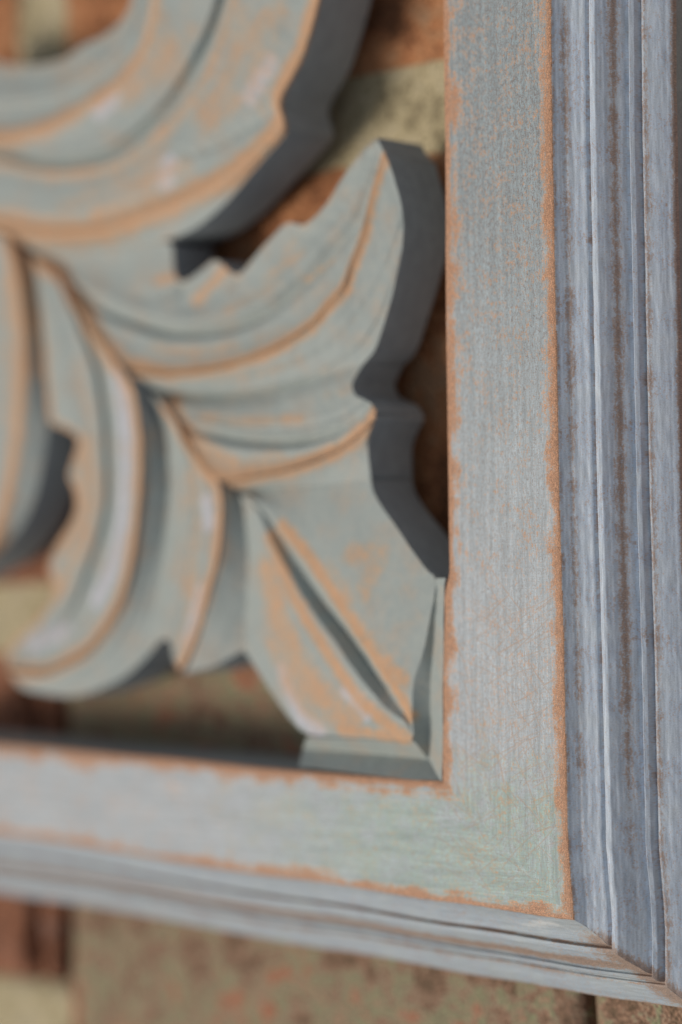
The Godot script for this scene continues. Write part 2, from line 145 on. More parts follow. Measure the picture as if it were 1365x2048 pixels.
# Everything on the panel is laid out in millimetres: x along the lower rail, y up the stile, z out of the
# face of the frame; the inner corner of the frame is 0, 0, 0. The panel lies on brick, so z is the world's up.
const REST := 17.0        # the face of the frame above the bricks
const BACK := -13.0       # the back of the carved board
var lumps := FastNoiseLite.new()
var worn_lines := []

func world(p: Vector3) -> Vector3:
	return Vector3(p.x, p.z + REST, -p.y) * 0.001

func _ready() -> void:
	# ---- camera
	var cam := Camera3D.new()
	cam.name = "camera"
	add_child(cam)
	var lens := CameraAttributesPhysical.new()
	lens.frustum_focal_length = 58.6
	lens.exposure_aperture = 3.6
	lens.frustum_focus_distance = 0.359
	cam.attributes = lens
	cam.fov = 23.148
	cam.near = 0.02
	cam.far = 60.0
	cam.transform = Transform3D(Basis(Vector3(0.7499, -0.6613, 0.0166), Vector3(0.0182, -0.0044, -0.9998), Vector3(0.6613, 0.7501, 0.0087)).orthonormalized(), Vector3(0.23526, 0.30549, -0.03699))
	cam.current = true
	# ---- sky and sun
	var env := Environment.new()
	env.background_mode = Environment.BG_SKY
	var air := ProceduralSkyMaterial.new()
	air.sky_top_color = Color(0.44, 0.47, 0.51)
	air.sky_horizon_color = Color(0.47, 0.49, 0.51)
	air.sky_curve = 0.15
	air.ground_bottom_color = Color(0.30, 0.27, 0.24)
	air.ground_horizon_color = Color(0.45, 0.43, 0.40)
	air.sun_angle_max = 1.0
	var dome := Sky.new()
	dome.sky_material = air
	env.sky = dome
	env.tonemap_mode = Environment.TONE_MAPPER_LINEAR
	env.tonemap_exposure = 1.46
	env.sdfgi_enabled = true
	env.ssao_enabled = true
	env.ssil_enabled = true
	var we := WorldEnvironment.new()
	we.name = "world_environment"
	we.environment = env
	add_child(we)
	var sun := DirectionalLight3D.new()
	sun.name = "sun"
	sun.light_energy = 0.5
	sun.light_color = Color(1.0, 0.972, 0.93)
	sun.light_angular_distance = 22.0
	sun.shadow_enabled = true
	add_child(sun)
	sun.look_at_from_position(Vector3.ZERO, Vector3(0.49, -0.81, -0.33), Vector3.UP)
	# ---- the rest
	lumps.seed = 11
	lumps.noise_type = FastNoiseLite.TYPE_SIMPLEX_SMOOTH
	lumps.frequency = 0.09
	lumps.fractal_octaves = 2
	lay_bricks()
	build_panel()

# ------------------------------------------------------------------ helpers
func tag(o: Node, label: String, category: String) -> void:
	o.set_meta("label", label)
	o.set_meta("category", category)

func part(called: String, m: Mesh, parent: Node) -> MeshInstance3D:
	var o := MeshInstance3D.new()
	o.name = called
	o.mesh = m
	parent.add_child(o, true)
	return o

func flat_points(a: Array) -> PackedVector3Array:
	var out := PackedVector3Array()
	for i in range(0, a.size(), 2):
		out.append(Vector3(a[i], a[i + 1], 0))
	return out

func crease_points(called: String) -> PackedVector3Array:
	var a: Array = CREASES[called]
	var out := PackedVector3Array()
	for i in range(0, a.size(), 3):
		out.append(Vector3(a[i], a[i + 1], a[i + 2]))
	return out

func smooth(p: PackedVector3Array, each := 8) -> PackedVector3Array:
	var out := PackedVector3Array()
	for i in p.size() - 1:
		var a := p[maxi(i - 1, 0)]
		var d := p[mini(i + 2, p.size() - 1)]
		for k in each:
			out.append(p[i].cubic_interpolate(p[i + 1], a, d, float(k) / each))
	out.append(p[p.size() - 1])
	return out

func rubbed(p: PackedVector3Array) -> PackedVector3Array:
	# the corners of an outline taken off
	for round in 3:
		var out := PackedVector3Array([p[0]])
		for i in p.size() - 1:
			out.append(p[i].lerp(p[i + 1], 0.25))
			out.append(p[i].lerp(p[i + 1], 0.75))
		out.append(p[p.size() - 1])
		p = out
	return p

func resample(p: PackedVector3Array, n: int) -> PackedVector3Array:
	var run := PackedFloat32Array([0.0])
	for i in range(1, p.size()):
		run.append(run[i - 1] + p[i].distance_to(p[i - 1]))
	var total := run[p.size() - 1]
	var out := PackedVector3Array()
	var j := 0
	for i in n:
		var s := total * i / (n - 1)
		while j < p.size() - 2 and run[j + 1] < s:
			j += 1
		out.append(p[j].lerp(p[j + 1], clampf((s - run[j]) / maxf(run[j + 1] - run[j], 1e-6), 0, 1)))
	return out

func lookup(table: Array, t: float) -> float:
	# table: t, value, t, value ...; eased between entries
	if t <= table[0]:
		return table[1]
	for i in range(2, table.size(), 2):
		if t <= table[i]:
			var f: float = (t - table[i - 2]) / (table[i] - table[i - 2])
			return lerpf(table[i - 1], table[i + 1], f * f * (3.0 - 2.0 * f))
	return table[table.size() - 1]

func stile_in(y: float) -> float:
	return lookup([0.0, 0.0, 12.0, 0.35, 27.0, 0.9, 31.5, 1.95, 64.0, 2.06, 97.0, 2.5, 150.0, 2.9], y)
func stile_out(y: float) -> float:
	return lookup([-20.0, 23.7, -6.0, 22.9, 13.0, 22.8, 48.0, 22.4, 91.0, 22.3, 150.0, 22.9], y)
func rail_in(x: float) -> float:
	return lookup([-140.0, 1.6, -99.0, 1.2, -62.0, 0.75, -30.0, 0.1, 0.0, 0.0], x)
func rail_out(x: float) -> float:
	return lookup([-140.0, -13.4, -100.0, -14.5, -29.0, -16.8, 1.0, -17.85, 24.0, -18.5], x)

func bumpy(p: Vector3) -> Vector3:
	p.z += 0.16 * lumps.get_noise_2d(p.x, p.y) + 0.09 * lumps.get_noise_2d(p.x * 4.0 + 300.0, p.y * 4.0)
	return p

func grid_mesh(rows: Array, materials: Array, wall_to := INF, wall_sides := [true, true, true, true]) -> ArrayMesh:
	# rows of equally many points in millimetres; a skin over them, and sides and a back when wall_to is given
	var n: int = rows.size()
	var m: int = rows[0].size()
	var up := 0.0
	for i in n - 1:
		for j in m - 1:
			var a: Vector3 = rows[i][j]
			up += (rows[i + 1][j] - a).cross(rows[i][j + 1] - a).z
	var flip := up < 0.0
	var st := SurfaceTool.new()
	st.begin(Mesh.PRIMITIVE_TRIANGLES)
	for i in n:
		for j in m:
			var p: Vector3 = rows[i][j]
			st.set_uv(Vector2(p.x, p.y))
			st.add_vertex(world(p))
	for i in n - 1:
		for j in m - 1:
			var a := i * m + j
			for t in ([a, a + 1, a + m, a + 1, a + m + 1, a + m] if not flip else [a, a + m, a + 1, a + 1, a + m, a + m + 1]):
				st.add_index(t)
	st.generate_normals()
	st.set_material(materials[0])
	var mesh := st.commit()
	if wall_to == INF:
		return mesh
	var sides := []
	if wall_sides[0]:
		sides.append(rows[0])
	var right := PackedVector3Array()
	var left := PackedVector3Array()
	for i in n:
		right.append(rows[i][m - 1])
		left.append(rows[n - 1 - i][0])
	if wall_sides[1]:
		sides.append(right)
	if wall_sides[2]:
		var back: PackedVector3Array = rows[n - 1].duplicate()
		back.reverse()
		sides.append(back)
	if wall_sides[3]:
		sides.append(left)
	var sw := SurfaceTool.new()
	sw.begin(Mesh.PRIMITIVE_TRIANGLES)
	var count := 0
	for side in sides:
		var last := Vector3.INF
		var chain := PackedVector3Array()
		for p in side:
			if last == Vector3.INF or p.distance_to(last) > 0.05:
				chain.append(p)
				last = p
		var start := true
		for k in chain.size():
			var sharp := false
			if k > 0 and k < chain.size() - 1:
				var u := (chain[k] - chain[k - 1]) * Vector3(1, 1, 0)
				var v := (chain[k + 1] - chain[k]) * Vector3(1, 1, 0)
				sharp = u.length() > 0.01 and v.length() > 0.01 and u.angle_to(v) > 0.7
			for copy in (2 if sharp else 1):
				for d in 3:
					var p: Vector3 = chain[k]
					p.z = lerpf(p.z, wall_to, [0.0, 0.5, 1.0][d])
					sw.add_vertex(world(p))
				if not start:
					for d in 2:
						var b := count + d
						for t in ([b - 3, b, b - 2, b - 2, b, b + 1] if not flip else [b - 3, b - 2, b, b - 2, b + 1, b]):
							sw.add_index(t)
				count += 3
				start = copy == 0 and sharp
				if copy == 1:
					start = false
		start = true
	sw.generate_normals()
	sw.set_material(materials[1])
	sw.commit(mesh)
	var sb := SurfaceTool.new()
	sb.begin(Mesh.PRIMITIVE_TRIANGLES)
	for i in n:
		for j in m:
			sb.add_vertex(world(Vector3(rows[i][j].x, rows[i][j].y, wall_to)))
	for i in n - 1:
		for j in m - 1:
			var a := i * m + j
			for t in ([a, a + m, a + 1, a + 1, a + m, a + m + 1] if not flip else [a, a + 1, a + m, a + 1, a + m + 1, a + m]):
				sb.add_index(t)
	sb.generate_normals()
	sb.set_material(materials[1])
	sb.commit(mesh)
	return mesh

func carved(creases: Array, rounding: Array, n: int, materials: Array, cuts := [], fill := 3, hollow := []) -> ArrayMesh:
	# a carved surface stretched over creases that run side by side, each crease rounded by so many millimetres
	var lines := []
	for c in creases:
		var p := crease_points(c)
		if not (c.ends_with("_edge") or c.begins_with("wedge_left") or c.begins_with("wedge_right") or c.begins_with("scroll_rim")):
			p = smooth(p)
		else:
			p = rubbed(p)
		lines.append(resample(p, n))
	var rows := []
	for i in n:
		var c := PackedVector3Array()
		for l in lines:
			c.append(l[i])
		var row := PackedVector3Array([c[0]])
		var from := c[0]
		for j in range(1, c.size()):
			var last := j == c.size() - 1
			var to := c[j]
			var on := c[j]
			if not last:
				var t := minf(rounding[j], 0.45 * minf(c[j].distance_to(c[j - 1]), c[j].distance_to(c[j + 1])))
				to = c[j] + (c[j - 1] - c[j]).normalized() * t
				on = c[j] + (c[j + 1] - c[j]).normalized() * t
			var sag: float = hollow[j - 1] if hollow else 0.0
			for k in fill:
				var f := (k + 1.0) / (fill + 1.0)
				row.append(from.lerp(to, f) - Vector3(0, 0, sag * 4.0 * f * (1.0 - f)))
			if last:
				row.append(to)
			else:
				for k in 5:
					var f := k / 4.0
					row.append(to.lerp(c[j], f).lerp(c[j].lerp(on, f), f))
				from = on
		for k in row.size():
			var p := bumpy(row[k])
			for cut in cuts:
				var near := 1e9
				var along := 0.0
				for s in cut[0].size() - 1:
					var a: Vector3 = cut[0][s]
					var b: Vector3 = cut[0][s + 1]
					var q := Geometry3D.get_closest_point_to_segment(Vector3(p.x, p.y, 0), a, b)
					var d := q.distance_to(Vector3(p.x, p.y, 0))
					if d < near:
						near = d
						along = (s + q.distance_to(a) / a.distance_to(b)) / (cut[0].size() - 1)
				if near < cut[1]:
					p.z -= cut[2] * (1.0 - near / cut[1]) * minf(1.0, 2.5 * (1.0 - along))
			row[k] = p
		rows.append(row)
	return grid_mesh(rows, materials, BACK)

# ------------------------------------------------------------------ paint
func noise_bytes(w: int, h: int, seed_: int, cell_px: float, sx := 1, sy := 1, octaves := 3, at := Vector2.ZERO) -> PackedByteArray:
	var f := FastNoiseLite.new()
	f.seed = seed_
	f.noise_type = FastNoiseLite.TYPE_SIMPLEX_SMOOTH
	f.frequency = 1.0 / cell_px
	f.fractal_octaves = octaves
	f.offset = Vector3(at.x / sx, at.y / sy, 0)
	var im := f.get_image(maxi(2, w / sx), maxi(2, h / sy), false, false, false)
	im.convert(Image.FORMAT_L8)
	if sx > 1 or sy > 1:
		im.resize(w, h, Image.INTERPOLATE_CUBIC)
	return im.get_data()

func stamp(field: PackedFloat32Array, w: int, h: int, box: Rect2, ppm: float, line: PackedVector3Array, reach: float, strength: float) -> void:
	var run := line[0]
	var r := reach * ppm
	for i in line.size():
		if i > 0 and line[i].distance_to(run) < 0.22 * reach and i < line.size() - 1:
			continue
		run = line[i]
		var cx := (run.x - box.position.x) * ppm
		var cy := (box.end.y - run.y) * ppm
		for y in range(maxi(0, int(cy - r)), mini(h, int(cy + r) + 1)):
			for x in range(maxi(0, int(cx - r)), mini(w, int(cx + r) + 1)):
				var d := sqrt((x - cx) * (x - cx) + (y - cy) * (y - cy)) / r
				if d < 1.0:
					var v := strength * (1.0 - d * d)
					if v > field[y * w + x]:
						field[y * w + x] = v

func paint_material(called: String, box: Rect2, rgb: PackedByteArray, relief: PackedByteArray, w: int, h: int, deep: float) -> StandardMaterial3D:
	var m := StandardMaterial3D.new()
	m.resource_name = called
	m.albedo_texture = ImageTexture.create_from_image(Image.create_from_data(w, h, false, Image.FORMAT_RGB8, rgb))
	m.heightmap_enabled = true
	m.heightmap_texture = ImageTexture.create_from_image(Image.create_from_data(w, h, false, Image.FORMAT_L8, relief))
	m.heightmap_scale = deep
	m.roughness = 0.62
	m.metallic_specular = 0.4
	m.uv1_scale = Vector3(1.0 / box.size.x, -1.0 / box.size.y, 1)
	m.uv1_offset = Vector3(-box.position.x / box.size.x, box.end.y / box.size.y, 0)
	m.texture_repeat = false
	return m

func ornament_paint() -> StandardMaterial3D:
	var ppm := 8.0
	var box := Rect2(-118, -2, 122, 142)
	var w := int(box.size.x * ppm)
	var h := int(box.size.y * ppm)
	var worn := PackedFloat32Array()
	worn.resize(w * h)
	var pale := worn.duplicate()
	for s in worn_lines:
		var line := resample(smooth(crease_points(s[0])), 500)
		for k in line.size():
			line[k] += Vector3(s[3], s[4], 0)
		stamp(worn, w, h, box, ppm, line, s[1], s[2])
	for s in WORN_STROKES:
		stamp(worn, w, h, box, ppm, resample(smooth(flat_points(s[0])), 200), s[1], s[2])
	for s in PALE_STROKES:
		stamp(pale, w, h, box, ppm, resample(smooth(flat_points(s[0])), 200), s[1], s[2])
	var broad := noise_bytes(w, h, 3, 60.0)
	var mid := noise_bytes(w, h, 4, 15.0, 1, 1, 5)
	var fine := noise_bytes(w, h, 5, 2.4, 1, 1, 2)
	var rgb := PackedByteArray()
	rgb.resize(w * h * 3)
	var relief := PackedByteArray()
	relief.resize(w * h)
	for i in w * h:
		var b := broad[i] / 255.0 - 0.5
		var m := mid[i] / 255.0 - 0.5
		var f := fine[i] / 255.0 - 0.5
		var bare := clampf((worn[i] + 0.55 * m + 0.5 * b + 0.65 * f - 0.30) / 0.60, 0, 1)
		var thin := clampf((1.4 * b + 0.55 * m + 0.8 * f + 0.10) / 0.6, 0, 1) * 0.34
		bare = maxf(bare, thin)
		var lav := clampf((pale[i] + 0.8 * m - 0.25) / 0.3, 0, 1)
		var g := 1.0 + 0.10 * f + 0.06 * m
		var r_ := lerpf(lerpf(0.622, 0.73, lav), 0.775, bare) * g - 0.03 * b
		var g_ := lerpf(lerpf(0.650, 0.73, lav), 0.605, bare) * g
		var b_ := lerpf(lerpf(0.636, 0.755, lav), 0.465, bare) * g + 0.03 * b
		rgb[i * 3] = int(clampf(r_, 0, 1) * 255)
		rgb[i * 3 + 1] = int(clampf(g_, 0, 1) * 255)
		rgb[i * 3 + 2] = int(clampf(b_, 0, 1) * 255)
		relief[i] = int(clampf(0.5 + 0.35 * f + 0.3 * m - 0.15 * bare, 0, 1) * 255)
	return paint_material("worn chalk paint on carving", box, rgb, relief, w, h, 0.012)

func frame_paint(upright: bool) -> StandardMaterial3D:
	var ppm := 11.0
	var box := Rect2(-3, -36, 46, 186) if upright else Rect2(-135, -36, 176, 40)
	var w := int(box.size.x * ppm)
	var h := int(box.size.y * ppm)
	var at := Vector2(box.position.x, -box.end.y) * ppm
	var scratch := PackedFloat32Array()
	scratch.resize(w * h)
	var rng := RandomNumberGenerator.new()
	rng.seed = 77
	for k in 320:
		# sanding scratches round the corner of the frame
		var p := Vector3(rng.randf_range(3, 21), rng.randf_range(-16, 26), 0)
		var a := deg_to_rad(rng.randf_range(15, 45) if rng.randf() < 0.6 else rng.randf_range(100, 160))
		var long := rng.randf_range(1.5, 10.0)
		var bend := rng.randf_range(-0.12, 0.12)
		var line := PackedVector3Array()
		for s in 30:
			line.append(p + Vector3(cos(a), sin(a), 0) * long * (s / 29.0) + Vector3(-sin(a), cos(a), 0) * bend * sin(PI * s / 29.0) * long * 0.4)
		stamp(scratch, w, h, box, ppm, resample(line, 400), rng.randf_range(0.06, 0.13), rng.randf_range(0.15, 1.0))
	var broad := noise_bytes(w, h, 21, 70.0, 1, 1, 3, at)
	var mid := noise_bytes(w, h, 22, 13.0, 1, 1, 4, at)
	var fine := noise_bytes(w, h, 23, 3.2, 1, 1, 2, at)
	var grit := noise_bytes(w, h, 24, 1.6, 1, 1, 1, at)
	var long_ := noise_bytes(w, h, 25, 3.6, 1 if upright else 14, 14 if upright else 1, 2, at)
	var wide_ := noise_bytes(w, h, 28, 12.0, 1 if upright else 24, 24 if upright else 1, 3, at)
	var short_ := noise_bytes(w, h, 26, 3.0, 1 if upright else 4, 4 if upright else 1, 3, at)
	var cross := noise_bytes(w, h, 27, 3.0, 10 if upright else 1, 1 if upright else 10, 2, at)
	var rgb := PackedByteArray()
	rgb.resize(w * h * 3)
	var relief := PackedByteArray()
	relief.resize(w * h)
	var outs := PackedFloat32Array()
	var ins := PackedFloat32Array()
	for k in (h if upright else w):
		var t := box.end.y - k / ppm if upright else box.position.x + k / ppm
		outs.append(stile_out(t) if upright else -rail_out(t))
		ins.append(stile_in(t) if upright else -rail_in(t))
	for py in h:
		for px in w:
			var i := py * w + px
			var x := box.position.x + px / ppm
			var y := box.end.y - py / ppm
			var across := x if upright else -y
			var k := py if upright else px
			var u := across - ins[k]                  # from the inner arris
			var o := across - outs[k]                 # from the outer edge of the flat face, outwards
			var b := broad[i] / 255.0 - 0.5
			var m := mid[i] / 255.0 - 0.5
			var f := fine[i] / 255.0 - 0.5
			var q := grit[i] / 255.0 - 0.5
			var l := long_[i] / 255.0 - 0.5
			var s := short_[i] / 255.0 - 0.5
			var c := cross[i] / 255.0 - 0.5
			var wide := wide_[i] / 255.0 - 0.5
			var r_ := 0.0
			var g_ := 0.0
			var b_ := 0.0
			var bare := 0.0
			var ragged := 0.8 * m + 0.7 * s + 0.6 * f + 0.5 * q + 0.7 * b
			if o < 0.0:
				# flat face: grey-blue up the stile, mint round the corner, worn along both arrises
				var mint := clampf((6.0 - y + 16.0 * b + 10.0 * m) / 12.0, 0, 1) * clampf((x + 48.0 + 30.0 * b) / 40.0, 0, 1) * clampf(0.75 + 1.2 * m + 0.8 * b, 0, 1)
				var sheen_fade_wear := clampf((y - 30.0 + 30.0 * b + 14.0 * m + 8.0 * s) / 60.0, 0, 1) if upright else 0.0  # more worn up the stile; the paler sheen lower down is painted in
				r_ = lerpf(lerpf(0.700, 0.630, mint), 0.610, sheen_fade_wear)
				g_ = lerpf(lerpf(0.728, 0.712, mint), 0.660, sheen_fade_wear)
				b_ = lerpf(lerpf(0.744, 0.682, mint), 0.676, sheen_fade_wear)
				var inner := 1.0 - u / maxf(1.4, 3.1 + 3.5 * b + 4.0 * wide)
				var outer := 1.0 + o / maxf(0.9, (2.7 if upright else 2.0) + 2.5 * b + 3.0 * wide)
				bare = clampf((maxf(inner, outer) * 1.7 + 1.1 * ragged + 0.5 * l + 0.5 * q - 0.42) / 0.40, 0, 1)
				var specks := 1.3 * s + 0.9 * m + 0.6 * f + 0.5 * q + 0.6 * b
				bare = maxf(bare, clampf((specks - lerpf(0.24, 0.14, sheen_fade_wear)) / 0.24, 0, 1) * 0.78 * clampf(0.25 + 4.0 * m + 3.0 * b + 2.0 * wide + 0.35 * sheen_fade_wear, 0.0, 1))
				bare = maxf(bare, clampf(scratch[i] * 1.2 + 1.4 * q + 0.5 * s - 0.05, 0, 1) * 0.55)
				var nick := clampf((1.2 * s + 0.7 * q + 0.6 * l + 0.8 * f - lerpf(0.22, -0.06, sheen_fade_wear)) / 0.26, 0, 1) * lerpf(0.5, 0.65, sheen_fade_wear)
				var tone := 1.0 + 0.22 * l + 0.18 * wide + 0.10 * c * (1.0 - sheen_fade_wear) + 0.05 * q + 0.05 * m
				r_ = lerpf(r_ * tone, 0.40, nick)
				g_ = lerpf(g_ * tone, 0.36, nick)
				b_ = lerpf(b_ * tone, 0.35, nick)
			else:
				# moulding: slate blue, the brown of the board showing along its hollows and outer edge
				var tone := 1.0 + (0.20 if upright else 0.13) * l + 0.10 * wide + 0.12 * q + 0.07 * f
				r_ = (0.775 if upright else 0.650) * tone - 0.03 * b  # paler on the stile: skylight from its outer side put into the paint
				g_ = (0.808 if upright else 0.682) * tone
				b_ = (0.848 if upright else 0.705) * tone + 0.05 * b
				var rub := 0.0
				if upright:
					var less := clampf((y + 22.0) / 40.0, 0.25, 1.0)
					rub = maxf(rub, (1.0 - absf(o - 1.25) / 0.75) * 0.62 * less)
					rub = maxf(rub, (1.0 - absf(o - 3.9) / 0.25) * 0.55 * less)
					rub = maxf(rub, (1.0 - absf(o - 6.7) / 0.8) * 0.85 * less)
					rub = maxf(rub, (1.0 - absf(o - 9.9) / 0.8) * 0.62)
					rub = maxf(rub, (1.0 - absf(o - 9.35) / 0.25) * 0.7)
					rub = maxf(rub, (1.0 - absf(o - 13.1) / 0.5) * 1.15)
				else:
					rub = maxf(rub, (1.0 - absf(o - 4.05) / 0.38) * 0.95)
					rub = maxf(rub, (1.0 - absf(o - 7.0) / 1.1) * 1.3)
					rub = maxf(rub, (1.0 - absf(o - 9.7) / 0.5) * 0.7)
					rub = maxf(rub, (1.0 - absf(o - 13.2) / 0.55) * 1.1)
				# worn where the mitre meets
				rub = maxf(rub, 1.1 * minf(1.0, o / 3.0) - absf((x - 23.6) + (y + 18.4) + (0.0 if upright else 1.2)) / (1.8 if upright else 3.6))
				rub = maxf(rub, (1.0 - o / 0.35) * 0.6)
				# a run of thick pale paint in the cove of the rail
				var run := clampf(1.3 - absf(o - 1.7 - 0.5 * sin(x * 0.6)) / 0.75 - absf(x - 16.5) / 5.0 + 0.9 * m + 0.5 * s, 0, 1) * (0.0 if upright else 0.85)
				r_ = lerpf(r_, 0.78, run)
				g_ = lerpf(g_, 0.78, run)
				b_ = lerpf(b_, 0.77, run)
				bare = clampf((rub + 0.9 * s + 0.7 * f + 0.5 * q + 0.5 * m + 0.9 * b + 0.6 * l - 0.31) / 0.40, 0, 1) * 0.66
				bare = maxf(bare, clampf((0.8 * q + 0.7 * f + 0.9 * s + 0.5 * b - 0.40) / 0.14, 0, 1) * 0.6)
			var dark := 1.0 if o < 0.0 else 0.82
			var fibre := 1.0 + 0.45 * q + 0.35 * f + 0.35 * s + 0.2 * m
			rgb[i * 3] = int(clampf(lerpf(r_, 0.705 * dark * fibre, bare), 0, 1) * 255)
			rgb[i * 3 + 1] = int(clampf(lerpf(g_, 0.530 * dark * fibre, bare), 0, 1) * 255)
			rgb[i * 3 + 2] = int(clampf(lerpf(b_, 0.415 * dark * fibre, bare), 0, 1) * 255)
			relief[i] = int(clampf(0.55 + 0.30 * l + 0.28 * q + 0.12 * c - 0.22 * bare + 0.2 * bare * q, 0, 1) * 255)
	return paint_material("worn chalk paint on stile" if upright else "worn chalk paint on rail", box, rgb, relief, w, h, 0.006)

func side_paint() -> StandardMaterial3D:
	var m := StandardMaterial3D.new()
	m.resource_name = "paint on sawn sides"
	var im := noise_bytes(256, 256, 41, 24.0, 1, 1, 4)
	var fine := noise_bytes(256, 256, 42, 3.0, 1, 1, 2)
	var rgb := PackedByteArray()
	for i in 256 * 256:
		var v := 1.0 + 0.16 * (im[i] / 255.0 - 0.5) + 0.16 * (fine[i] / 255.0 - 0.5)
		rgb.append(int(clampf(0.600 * v, 0, 1) * 255))
		rgb.append(int(clampf(0.617 * v, 0, 1) * 255))
		rgb.append(int(clampf(0.620 * v, 0, 1) * 255))
	m.albedo_texture = ImageTexture.create_from_image(Image.create_from_data(256, 256, false, Image.FORMAT_RGB8, rgb))
	m.uv1_triplanar = true
	m.uv1_world_triplanar = true
	m.uv1_scale = Vector3.ONE * 30.0
	m.roughness = 0.8
	m.metallic_specular = 0.3
	return m

# ------------------------------------------------------------------ the panel
const MOULDING := [0.0, -0.1, 0.12, -0.22, 0.35, -0.62, 0.7, -1.12, 1.2, -1.68, 1.8, -2.2, 2.6, -2.72, 3.3, -3.08, 3.7, -3.4, 3.95, -4.15, 4.1, -4.1, 4.3, -3.42, 4.7, -3.5, 5.1, -3.7, 5.45, -4.05, 5.85, -4.6, 6.4, -5.35, 7.0, -6.15, 7.5, -6.75, 7.85, -7.3, 8.05, -7.95, 8.2, -7.9, 8.38, -7.42, 8.65, -7.65, 8.92, -7.9, 9.1, -8.35, 9.25, -9.15, 9.45, -9.1, 9.6, -8.8, 10.0, -9.05, 10.8, -9.6, 11.6, -10.25, 12.3, -10.9, 12.8, -11.4, 13.1, -11.8, 13.25, -12.3]

func frame_rows(upright: bool, moulding: bool) -> Array:
	var rows := []
	var steps := 220
	for k in steps + 1:
		var row := PackedVector3Array()
		var f := float(k) / steps
		f = f * (0.35 + 0.65 * f)                     # finer towards the corner
		var profile := []                             # share of the flat face, offset outwards, z
		if moulding:
			for j in range(0, MOULDING.size() - 2, 2):
				for t in 4:
					var out := lerpf(MOULDING[j], MOULDING[j + 2], t / 4.0)
					var z := lerpf(MOULDING[j + 1], MOULDING[j + 3], t / 4.0)
					profile.append([1.0, out, z + 0.10 * lumps.get_noise_2d(out * 14.0, 5.0) * clampf(out / 0.4, 0, 1)])   # the marks of the cutter
			profile.append([1.0, 13.25, -12.3])
		else:
			profile = [[0.0, -0.02, -0.9], [0.0, 0.0, -0.5], [0.0, 0.08, -0.22], [0.0, 0.25, -0.06], [0.0, 0.55, 0.0], [0.12, 0.0, 0.0], [0.3, 0.0, 0.0], [0.5, 0.0, 0.0], [0.7, 0.0, 0.0], [0.88, 0.0, 0.0], [1.0, -0.5, 0.0], [1.0, -0.2, -0.02], [1.0, 0.0, -0.1]]
		for c in profile:
			var p := Vector3.ZERO
			# where this line starts on the mitre, and how far it runs
			var start: Vector2 = Vector2(0, 0).lerp(Vector2(23.6, -18.45), c[0]) + Vector2(c[1], -c[1])
			if upright:
				p.y = lerpf(start.y, 150.0, f)
				p.x = lerpf(stile_in(maxf(p.y, 0.0)), stile_out(p.y), c[0]) + c[1]
				var near := clampf(1.0 - (p.y - start.y) / 4.0, 0, 1)
				p.x = lerpf(p.x, start.x, near)
			else:
				p.x = lerpf(start.x, -135.0, f)
				p.y = lerpf(rail_in(minf(p.x, 0.0)), rail_out(p.x), c[0]) - c[1]
				var near := clampf(1.0 - (start.x - p.x) / 4.0, 0, 1)
				p.y = lerpf(p.y, start.y, near)
			p.z = c[2]
			var lump := 0.5 if moulding else 0.55
			p.z += lump * 0.12 * lumps.get_noise_2d(p.x * 1.5 + 40.0, p.y * 1.5) * (1.0 if c[0] > 0.0 else 0.4)
			if moulding and c[1] > 0.2:
				p.z += 0.07 * lumps.get_noise_2d((p.y if upright else p.x) * 3.0, c[1] * 9.0)
			row.append(p)
		rows.append(row)
	return rows

